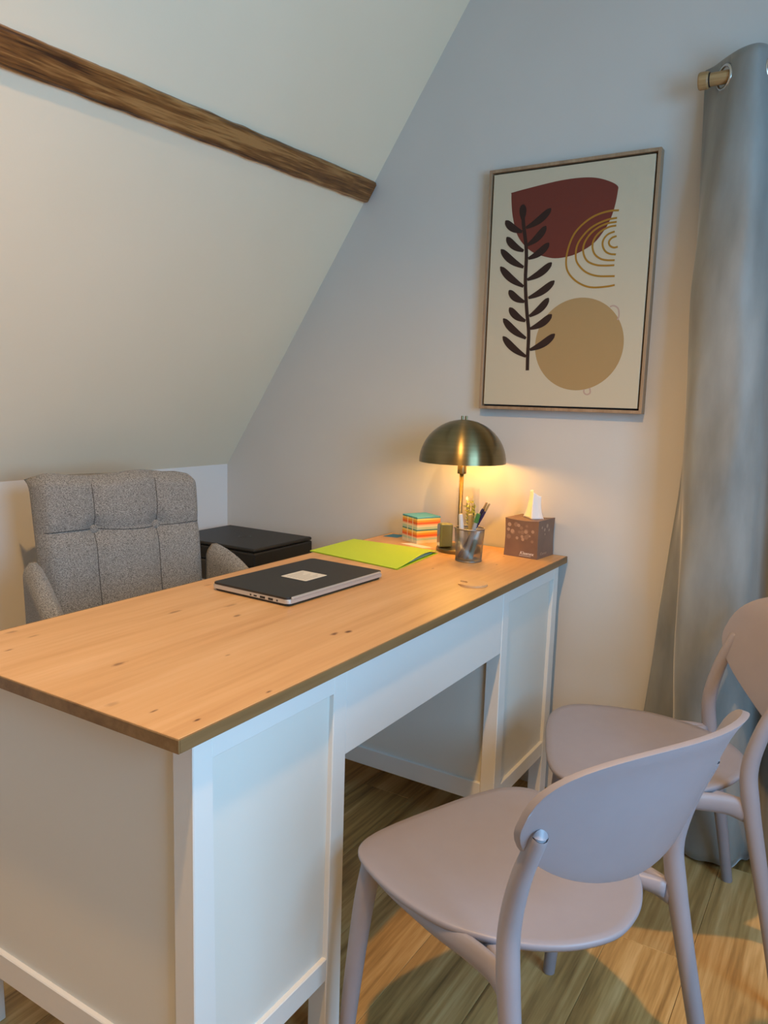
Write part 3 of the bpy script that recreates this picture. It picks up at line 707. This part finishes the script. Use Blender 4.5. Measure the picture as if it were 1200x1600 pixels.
# wire mesh pen cup with pens
PCX, PCY, PR0, PR1, PH = -.208, 1.300, .037, .0425, .094
pc = thing('pen_cup', 'silver wire-mesh pen cup in front of the lamp', 'pen cup', (PCX, PCY, TZ))
bm = bmesh.new(); NW = 40
for s in (1, -1):
    for k in range(NW):
        pts = []
        for i in range(9):
            f = i / 8; a = 2 * math.pi * (k / NW + s * f * .42); r = PR0 + (PR1 - PR0) * f; pts.append((PCX + r * math.cos(a), PCY + r * math.sin(a), TZ + .003 + (PH - .005) * f))
        tube(pts, .00055, 3, bm, cap=False)
ms = new_obj('wire_mesh', bm, 'wire', pc); ms['kind'] = 'stuff'
def torus(c, R, r, n=40, seg=8):
    bm = bmesh.new(); vs = []
    for i in range(n):
        a = 2 * math.pi * i / n
        vs.append([bm.verts.new((c[0] + (R + r * math.cos(q)) * math.cos(a), c[1] + (R + r * math.cos(q)) * math.sin(a), c[2] + r * math.sin(q))) for q in [2 * math.pi * k / seg for k in range(seg)]])
    for i in range(n):
        for k in range(seg): bm.faces.new((vs[i][k], vs[(i + 1) % n][k], vs[(i + 1) % n][(k + 1) % seg], vs[i][(k + 1) % seg]))
    return bm
new_obj('rim', torus((PCX, PCY, TZ + PH), PR1, .0022), 'wire', pc, smooth=True)
new_obj('base_ring', torus((PCX, PCY, TZ + .0022), PR0, .0020), 'wire', pc, smooth=True)
new_obj('base_plate', lathe([(PR0, .0012), (PR0, .0022), (0, .0022)], (PCX, PCY, TZ), 32), 'wire', pc)
def pen(name, label, foot, top, r, parts):
    """parts: list of (part name, t0, t1, radius factor, material) along the pen"""
    A = Vector((PCX + foot[0], PCY + foot[1], TZ + foot[2])); B = Vector((PCX + top[0], PCY + top[1], TZ + top[2]))
    t = thing(name, label, 'pen', tuple(A), 0, 'pens in the mesh cup')
    for pn, t0, t1, f0, f1, m in parts:
        a = A + (B - A) * t0; b_ = A + (B - A) * t1
        mid = [a + (b_ - a) * q for q in (0, .08, .92, 1)]
        new_obj(pn, tube(mid, [r * f0 * .85, r * f0, r * f1, r * f1 * .8], 10), m, t, smooth=False)
    return t
pen('marker_pen', 'white marker standing upright at the cup edge by the lamp pole', (-.014, -.006, .011), (-.026, -.010, .133), .0070, [('barrel', 0, .62, 1, 1, 'pen_white'), ('pen_cap', .62, 1, 1.1, .9, 'pen_white')])
pen('marker_pen', 'tan capped marker upright in the middle of the cup', (.006, .004, .011), (.003, -.006, .135), .0072, [('barrel', 0, .6, .9, 1, 'pen_tan'), ('pen_cap', .6, 1, 1.1, 1.0, 'pen_tan')])
pen('ballpoint_pen', 'slim navy pen with gold tip leaning highest out of the cup', (-.024, -.010, .010), (.047, .004, .172), .0045, [('barrel', 0, .52, .9, 1, 'pen_grey'), ('grip', .52, .88, 1.15, 1.15, 'pen_navy'), ('tip', .88, 1, .8, .6, 'pen_wood')])
pen('ballpoint_pen', 'second navy pen leaning just beside the tallest one', (-.022, -.021, .010), (.058, -.002, .170), .0045, [('barrel', 0, .86, 1, 1, 'pen_navy'), ('tip', .86, 1, .8, .6, 'pen_wood')])
pen('marker_pen', 'grey marker with a dark green end leaning out of the cup', (.000, -.026, .010), (.036, -.022, .142), .0058, [('barrel', 0, .8, 1, 1, 'pen_grey'), ('pen_cap', .8, 1, 1.1, 1, 'pen_green')])
pen('highlighter_pen', 'pale teal pen leaning low inside the mesh cup', (.015, -.018, .010), (.028, -.004, .088), .0058, [('barrel', 0, .7, 1, 1, 'pen_teal'), ('pen_cap', .7, 1, 1.1, 1, 'pen_white')])

# glass vase with a sprig
VX, VY, VR, VH = -.322, 1.518, .036, .180
va = thing('glass_vase', 'clear glass cylinder vase behind the lamp pole', 'vase', (VX, VY, TZ))
new_obj('glass_wall', lathe([(VR, .004), (VR, VH), (VR - .002, VH), (VR - .002, .010)], (VX, VY, TZ), 40), 'glass', va, smooth=True)
new_obj('glass_foot', lathe([(0, 0), (VR, 0), (VR, .0038), (VR - .002, .009), (0, .009)], (VX, VY, TZ), 40), 'glass', va, smooth=False)
pl = thing('sprig', 'yellow-green leafy sprig standing in the glass vase', 'plant', (VX, VY, TZ + .0095))
fol = bmesh.new()
for k in range(9):
    a = 2 * math.pi * k / 9 + .3; r0 = .006; r1 = random.uniform(.006, .025); h = random.uniform(.11, .165)
    pts = catmull([(VX + .014 + r0 * math.cos(a), VY + r0 * math.sin(a), TZ + .011), (VX + .014 + r0 * 1.5 * math.cos(a), VY + r0 * 1.5 * math.sin(a), TZ + .06), (VX + .012 + r1 * math.cos(a) * .8, VY + r1 * math.sin(a) * .8, TZ + h)], 6)
    new_obj('stem', tube(pts, [.0014, .0008], 5), 'stemgreen', pl, smooth=True)
    for i in range(90):
        f = .35 + .65 * i / 89; q = pts[min(int(f * (len(pts) - 1)), len(pts) - 1)]
        dv = Vector((random.uniform(-1, 1), random.uniform(-1, 1), random.uniform(.2, 1.3))).normalized(); ln = random.uniform(.007, .013)
        sd = dv.cross(Vector((random.random(), random.random(), random.random())))  .normalized() * .0021
        tip = q + dv * ln
        e = Vector((tip.x - VX, tip.y - VY, 0))
        if e.length > VR - .004 and tip.z < TZ + VH: continue
        vs = [fol.verts.new(q), fol.verts.new(q + dv * ln * .5 + sd), fol.verts.new(tip), fol.verts.new(q + dv * ln * .5 - sd)]
        fol.faces.new(vs)
fo_ = new_obj('foliage', fol, 'leaf', pl); fo_['kind'] = 'stuff'

# tissue box
TB = .108; TH = .113; ta = math.radians(-5)
tb = thing('tissue_box', 'brown cube tissue box with pale dots at the far corner of the desk', 'tissue box', (-.103, 1.496, TZ), ta)
hb = TB / 2
def warp(bm):
    for v in bm.verts:
        f = math.sin(math.pi * min(1, max(0, v.co.z / TH))); v.co.x *= 1 - .03 * f + .01; v.co.y *= 1 - .03 * f + .01
        if v.co.z > TH - .004: v.co.z -= .004 * (1 - (v.co.x / hb) ** 2)
    return bm
bm = box(-hb, hb, -hb, hb, 0, TH); bmesh.ops.subdivide_edges(bm, edges=bm.edges[:], cuts=7, use_grid_fill=True)
bx_ = new_obj('carton', warp(bm), 'tissuebox', tb, world=False)
def hx(z): f = math.sin(math.pi * z / TH); return hb * (1 - .03 * f + .01)
def disc(x, z, r, face, m, n=14, dz=.0005):
    bm = bmesh.new(); vs = []
    for k in range(n):
        a = 2 * math.pi * k / n; px, pz = x + r * math.cos(a), z + r * math.sin(a); d_ = hx(pz) + dz
        vs.append(bm.verts.new((px, -d_, pz) if face == 'f' else (d_, px, pz)))
    bm.faces.new(vs); new_obj('printed_dot', bm, m, bx_, world=False)
for x_, z_, r_ in ((-.040, .094, .006), (-.043, .079, .005), (-.030, .075, .006), (.014, .077, .0055), (.027, .066, .0030), (.002, .062, .0045), (.005, .054, .005), (-.014, .056, .0045), (-.010, .094, .005), (.036, .080, .005)):
    disc(x_, z_, r_, 'f', 'dots')
for x_, z_, r_ in ((-.030, .092, .004), (-.012, .084, .005), (.004, .094, .006), (.018, .080, .004), (-.008, .070, .003)): disc(x_, z_, r_, 's', 'dots')
for k in range(12): disc(random.uniform(-.042, .042), random.uniform(.045, .098), random.uniform(.004, .008), 'f', 'dots2', dz=.0002 + .00002 * k)
def text_mesh(s, size, shear=0.2):
    cu = bpy.data.curves.new('t', 'FONT'); cu.body = s; cu.size = size; cu.shear = shear; cu.align_x = 'CENTER'; cu.extrude = .0001; cu.resolution_u = 3
    o = bpy.data.objects.new('t', cu); COL.objects.link(o)
    dg = bpy.context.evaluated_depsgraph_get(); me = bpy.data.meshes.new_from_object(o.evaluated_get(dg))
    bpy.data.objects.remove(o); bm = bmesh.new(); bm.from_mesh(me); bpy.data.meshes.remove(me); return bm
bm = text_mesh('Kleenex', .0135, .3); bm.transform(Matrix.Translation((.020, -hx(.008) - .0008, .0095)) @ Matrix.Rotation(math.pi / 2, 4, 'X')); new_obj('lettering', bm, 'print_white', bx_, world=False)
bm = text_mesh('Kleenex', .0135, .3); bm.transform(Matrix.Translation((hx(.008) + .0008, -.016, .010)) @ Matrix.Rotation(math.pi / 2, 4, 'Z') @ Matrix.Rotation(math.pi / 2, 4, 'X')); new_obj('lettering', bm, 'dots', bx_, world=False)
bm = box(-.004, .034, -hx(.006) - .0006, -hx(.006) + .0005, .0055, .0063); new_obj('underline', bm, 'print_white', bx_, world=False)
def tis(off):
    def fn(u, v):
        s = (u - .5); wdt = .023 * (1 - .22 * v) + .012 * (1 - v) ** 3
        x = s * 2 * wdt + .004 + .006 * v - .010 * (1 - v) ** 3 * 0; y = .012 * math.sin(u * 6.5 + 1.0) * (1 - .35 * v) + off + .0022 * math.cos(u * 15 + v * 2)
        z = .1105 + .078 * v + .004 * math.sin(u * 5) * v - .012 * v * s
        return Vector((x, y, z))
    return fn
tg = new_obj('tissue', grid(tis(-.0004), 40, 16, thick=tis(.0004)), 'tissue', None, world=False, smooth=True)
tg.location = (-.103, 1.496, TZ); tg.rotation_euler = (0, 0, ta); tag(tg, 'white tissue pulled up out of the brown tissue box', 'tissue')

# ------------------------------------------------------------------ framed print on the wall
fr = thing('framed_print', 'wood-framed abstract print of leaf branch, arches and circle above the lamp', 'picture', (-.056, YB, 1.176))
FX0, FX1, FZ0, FZ1 = -.304, .190, 1.180, 1.880; FY = 1.528; FB = .009
for (a, b_, c_, d_) in ((FX0, FX0 + FB, FZ0, FZ1), (FX1 - FB, FX1, FZ0, FZ1), (FX0 + FB, FX1 - FB, FZ0, FZ0 + FB), (FX0 + FB, FX1 - FB, FZ1 - FB, FZ1)):
    new_obj('frame_bar', box(a, b_, FY, YB - .001, c_, d_, .0008, 1), 'framewood', fr)
new_obj('backing', box(FX0 + FB, FX1 - FB, YB - .012, YB - .004, FZ0 + FB, FZ1 - FB), 'shadow_gap', fr)
G = FB + .005
cv = new_obj('canvas', box(FX0 + G, FX1 - G, FY + .003, YB - .013, FZ0 + G, FZ1 - G, .001, 1), 'canvas', fr)
AY = FY + .003
ART = {"blob": [[-0.2319, 1.8057], [-0.2274, 1.8105], [-0.1511, 1.8207], [-0.083, 1.8275], [-0.0275, 1.8282], [0.0161, 1.8231], [0.0543, 1.8101], [0.0789, 1.7947], [0.0806, 1.7796], [0.075, 1.7401], [0.0643, 1.7057], [0.0478, 1.6767], [0.0228, 1.6478], [-0.0141, 1.6272], [-0.0469, 1.6174], [-0.0865, 1.6148], [-0.1216, 1.6226], [-0.1577, 1.6375], [-0.189, 1.6641], [-0.2086, 1.6928], [-0.2217, 1.7318], [-0.2284, 1.7649]],
 "arcs": [[[0.0873, 1.7298], [0.0599, 1.7304], [0.0231, 1.7223], [-0.0083, 1.7046], [-0.0341, 1.6783], [-0.0486, 1.6428], [-0.0535, 1.6063], [-0.0471, 1.5768], [-0.0258, 1.5517], [0.0032, 1.5344], [0.0311, 1.5278], [0.0689, 1.5286], [0.09, 1.5316]], [[0.0835, 1.7105], [0.0562, 1.7075], [0.0196, 1.6944], [-0.0062, 1.6734], [-0.0237, 1.6462], [-0.026, 1.615], [-0.0174, 1.5934], [0.0062, 1.571], [0.0399, 1.5586], [0.0883, 1.5554]], [[0.0832, 1.7], [0.0569, 1.6978], [0.0309, 1.6883], [0.0103, 1.6721], [-0.0035, 1.6499], [-0.0052, 1.6266], [0.0069, 1.6023], [0.0323, 1.5892], [0.0595, 1.5854], [0.0851, 1.5849]], [[0.0828, 1.6904], [0.0629, 1.6881], [0.0397, 1.6773], [0.0247, 1.6606], [0.0201, 1.6403], [0.0275, 1.6191], [0.0447, 1.605], [0.0639, 1.5996], [0.0852, 1.5982]], [[0.0797, 1.675], [0.0616, 1.6689], [0.0503, 1.656], [0.0487, 1.6407], [0.0568, 1.6247], [0.0707, 1.6161], [0.0873, 1.6134]], [[0.0859, 1.6623], [0.073, 1.6583], [0.0657, 1.6486], [0.0691, 1.6382], [0.0801, 1.6322], [0.0911, 1.6335]]],
 "stem": [[-0.1941, 1.7722], [-0.1891, 1.7181], [-0.1757, 1.6414], [-0.1736, 1.5542], [-0.1645, 1.4713], [-0.1549, 1.4102], [-0.1539, 1.3432], [-0.1524, 1.2972]],
 "leaves": [[[-0.1921, 1.6968], [-0.2461, 1.733]], [[-0.1847, 1.6421], [-0.2398, 1.6855]], [[-0.182, 1.5957], [-0.2563, 1.6517]], [[-0.1788, 1.5407], [-0.2555, 1.6018]], [[-0.1732, 1.4965], [-0.2238, 1.5319]], [[-0.1669, 1.441], [-0.2198, 1.4816]], [[-0.1622, 1.3908], [-0.2378, 1.4502]], [[-0.159, 1.3377], [-0.2362, 1.3976]], [[-0.1807, 1.7066], [-0.1078, 1.7541]], [[-0.1737, 1.6575], [-0.1198, 1.7067]], [[-0.1684, 1.6193], [-0.1076, 1.6589]], [[-0.1679, 1.5594], [-0.0961, 1.6037]], [[-0.1618, 1.507], [-0.0848, 1.5522]], [[-0.1557, 1.4545], [-0.0991, 1.5044]], [[-0.1506, 1.4184], [-0.0869, 1.4579]], [[-0.1481, 1.3572], [-0.0741, 1.402]], [[-0.1916, 1.7291], [-0.1941, 1.7733]]],
 "loops": [[[0.0809, 1.4735], [0.0914, 1.4757], [0.1042, 1.4675], [0.1076, 1.4492], [0.1048, 1.4363]], [[0.0227, 1.245], [0.0234, 1.2353], [0.0322, 1.23], [0.0413, 1.2356], [0.0393, 1.2481]]]}
def sm2(pts, n=5, closed=False): return [(p.x, p.y) for p in catmull([(a, b_, 0) for a, b_ in pts], n, closed)]
def art(name, outline, m, lay): return new_obj(name, plate(outline, AY - .0002 * lay, .0002 * lay - .00005), m, cv)
art('maroon_shape', sm2(ART['blob'], 4, True), 'maroon', 1)
art('sand_circle', [(-.003 + .1295 * math.cos(a), 1.3715 + .1300 * math.sin(a)) for a in [2 * math.pi * k / 72 for k in range(72)]], 'sand', 1)
for a in ART['arcs']: art('ochre_arch', ribbon2d(sm2(a, 5), .0052), 'ochre', 2)
for a in ART['loops']: art('pink_loop', ribbon2d(sm2(a, 5), .0042), 'pinkloop', 2)
art('branch_stem', ribbon2d(sm2(ART['stem'], 5), .0105), 'brownleaf', 3)
for k, (a, b_) in enumerate(ART['leaves']):
    A, B = Vector(a), Vector(b_); d_ = (B - A); n_ = Vector((-d_.y, d_.x)).normalized(); pts = []
    bow = .006 * (1 if k < 8 else -1) * (0 if k == 16 else 1)
    for i in range(13):
        f = i / 12; p = A + d_ * f - n_ * bow * math.sin(math.pi * f) * -1; pts.append((p.x, p.y))
    art('leaf', ribbon2d(pts, .0215, lambda f: (.34 + .66 * math.sin(math.pi / 2 * f / .62)) if f < .62 else max(.12, math.sqrt(max(0.0, 1 - ((f - .62) / .385) ** 2)))), 'brownleaf', 4)

# ------------------------------------------------------------------ curtain rod and curtain
RY, RZ = 1.468, 2.003
rd = thing('curtain_rod', 'round wooden curtain rod with a flat end cap holding the grey curtain', 'curtain rod', (.28, RY, RZ))
new_obj('rod', tube([(.306, RY, RZ), (.9, RY, RZ), (2.05, RY, RZ)], .0155, 20, up=(0, 0, 1)), 'rodwood', rd, smooth=False)
new_obj('end_cap', tube([(.282, RY, RZ), (.285, RY, RZ), (.302, RY, RZ), (.306, RY, RZ)], [.0185, .0205, .0205, .0185], 24), 'rodwood', rd, smooth=False)
new_obj('collar', tube([(.3062, RY, RZ), (.3092, RY, RZ)], .0168, 20), 'shadow_gap', rd)
for xx in (.96, 1.98):
    new_obj('bracket', tube([(xx, RY + .0157, RZ), (xx, YB - .001, RZ)], .009, 10), 'rodwood', rd)
PROF = [  # (z, profile in x, y)
 (2.050, [(.283, 1.530), (.308, 1.510), (.343, 1.470), (.382, 1.436), (.420, 1.428), (.447, 1.468), (.470, 1.522), (.505, 1.530), (.540, 1.470), (.578, 1.422), (.618, 1.415), (.650, 1.470), (.685, 1.525), (.720, 1.532)]),
 (1.80, [(.292, 1.532), (.300, 1.510), (.326, 1.468), (.368, 1.430), (.424, 1.418), (.462, 1.458), (.485, 1.518), (.515, 1.528), (.548, 1.470), (.588, 1.415), (.635, 1.410), (.668, 1.470), (.695, 1.528), (.730, 1.532)]),
 (1.50, [(.308, 1.533), (.304, 1.508), (.308, 1.464), (.350, 1.420), (.432, 1.402), (.482, 1.442), (.503, 1.505), (.530, 1.525), (.560, 1.470), (.598, 1.410), (.650, 1.405), (.685, 1.470), (.710, 1.528), (.740, 1.532)]),
 (1.05, [(.308, 1.534), (.318, 1.508), (.322, 1.468), (.356, 1.412), (.440, 1.392), (.500, 1.425), (.522, 1.495), (.545, 1.520), (.572, 1.470), (.608, 1.408), (.660, 1.402), (.700, 1.470), (.720, 1.528), (.750, 1.534)]),
 (0.60, [(.276, 1.540), (.305, 1.522), (.340, 1.500), (.352, 1.420), (.442, 1.388), (.510, 1.412), (.538, 1.480), (.558, 1.510), (.588, 1.462), (.620, 1.405), (.672, 1.400), (.712, 1.470), (.735, 1.528), (.760, 1.534)]),
 (0.012, [(.235, 1.545), (.290, 1.532), (.352, 1.500), (.395, 1.425), (.470, 1.398), (.535, 1.412), (.560, 1.470), (.585, 1.500), (.605, 1.455), (.640, 1.405), (.690, 1.400), (.725, 1.470), (.750, 1.530), (.775, 1.536)])]
NU, NV = 130, 90
rows = [[(p.x, p.y) for p in catmull([(a, b_, 0) for a, b_ in pr_], 10)] for _, pr_ in PROF]; zs = [z for z, _ in PROF]
def cpt(u, v):
    z = zs[0] + (zs[-1] - zs[0]) * v
    for k in range(len(zs) - 1):
        if zs[k] >= z >= zs[k + 1] - 1e-9: break
    f = (zs[k] - z) / (zs[k] - zs[k + 1]); f = f * f * (3 - 2 * f) * .5 + f * .5
    i = u * (len(rows[0]) - 1); j = min(int(i), len(rows[0]) - 2); g = i - j
    def at(r): a, b_ = r[j], r[j + 1]; return Vector((a[0] + (b_[0] - a[0]) * g, a[1] + (b_[1] - a[1]) * g))
    p = at(rows[k]) * (1 - f) + at(rows[k + 1]) * f
    wv = .0025 * math.sin(v * 23 + u * 40) * min(1, v * 4) + .0018 * math.sin(v * 51 + u * 17)
    zz = z
    if v > .985: zz = z + .010 * (.5 + .5 * math.sin(u * 62)) - .005
    return Vector((p.x, p.y + wv, max(.003, zz)))
ct = thing('curtain', 'grey-green velvet eyelet curtain hanging to the floor beside the picture', 'curtain', (.45, 1.47, 0))
cl = new_obj('curtain_cloth', grid(cpt, NU, NV), 'curtain', ct, smooth=True)
so = cl.modifiers.new('thick', 'SOLIDIFY'); so.thickness = .0022; so.offset = 0
for k, uq in enumerate((2 / 13, 5 / 13, 8 / 13, 11 / 13)):
    # steel eyelets where the rod passes through the cloth
    p = cpt(uq, (2.050 - RZ) / (2.050 - .012)); q = cpt(uq + .01, (2.050 - RZ) / (2.050 - .012)) - cpt(uq - .01, (2.050 - RZ) / (2.050 - .012))
    nrm = Vector((q.y, -q.x, 0)).normalized()
    bm = torus((0, 0, 0), .0265, .0042, 36, 8)
    for v in bm.verts: v.co.z *= .8
    bm.transform(Matrix.Translation((p.x, RY, RZ)) @ nrm.to_track_quat('Z', 'Y').to_matrix().to_4x4())
    new_obj('eyelet', bm, 'steel', ct, smooth=True)
# open the cloth inside the eyelets
me = cl.data; bm = bmesh.new(); bm.from_mesh(me); kill = []
for f in bm.faces:
    c = f.calc_center_median() + Vector((.45, 1.47, 0))
    if abs(c.z - RZ) < .030:
        for uq in (2 / 13, 5 / 13, 8 / 13, 11 / 13):
            p = cpt(uq, (2.050 - RZ) / (2.050 - .012))
            if (Vector((c.x, c.y, c.z)) - Vector((p.x, RY, RZ))).length < .0235: kill.append(f)
bmesh.ops.delete(bm, geom=list(set(kill)), context='FACES'); bm.to_mesh(me); bm.free()
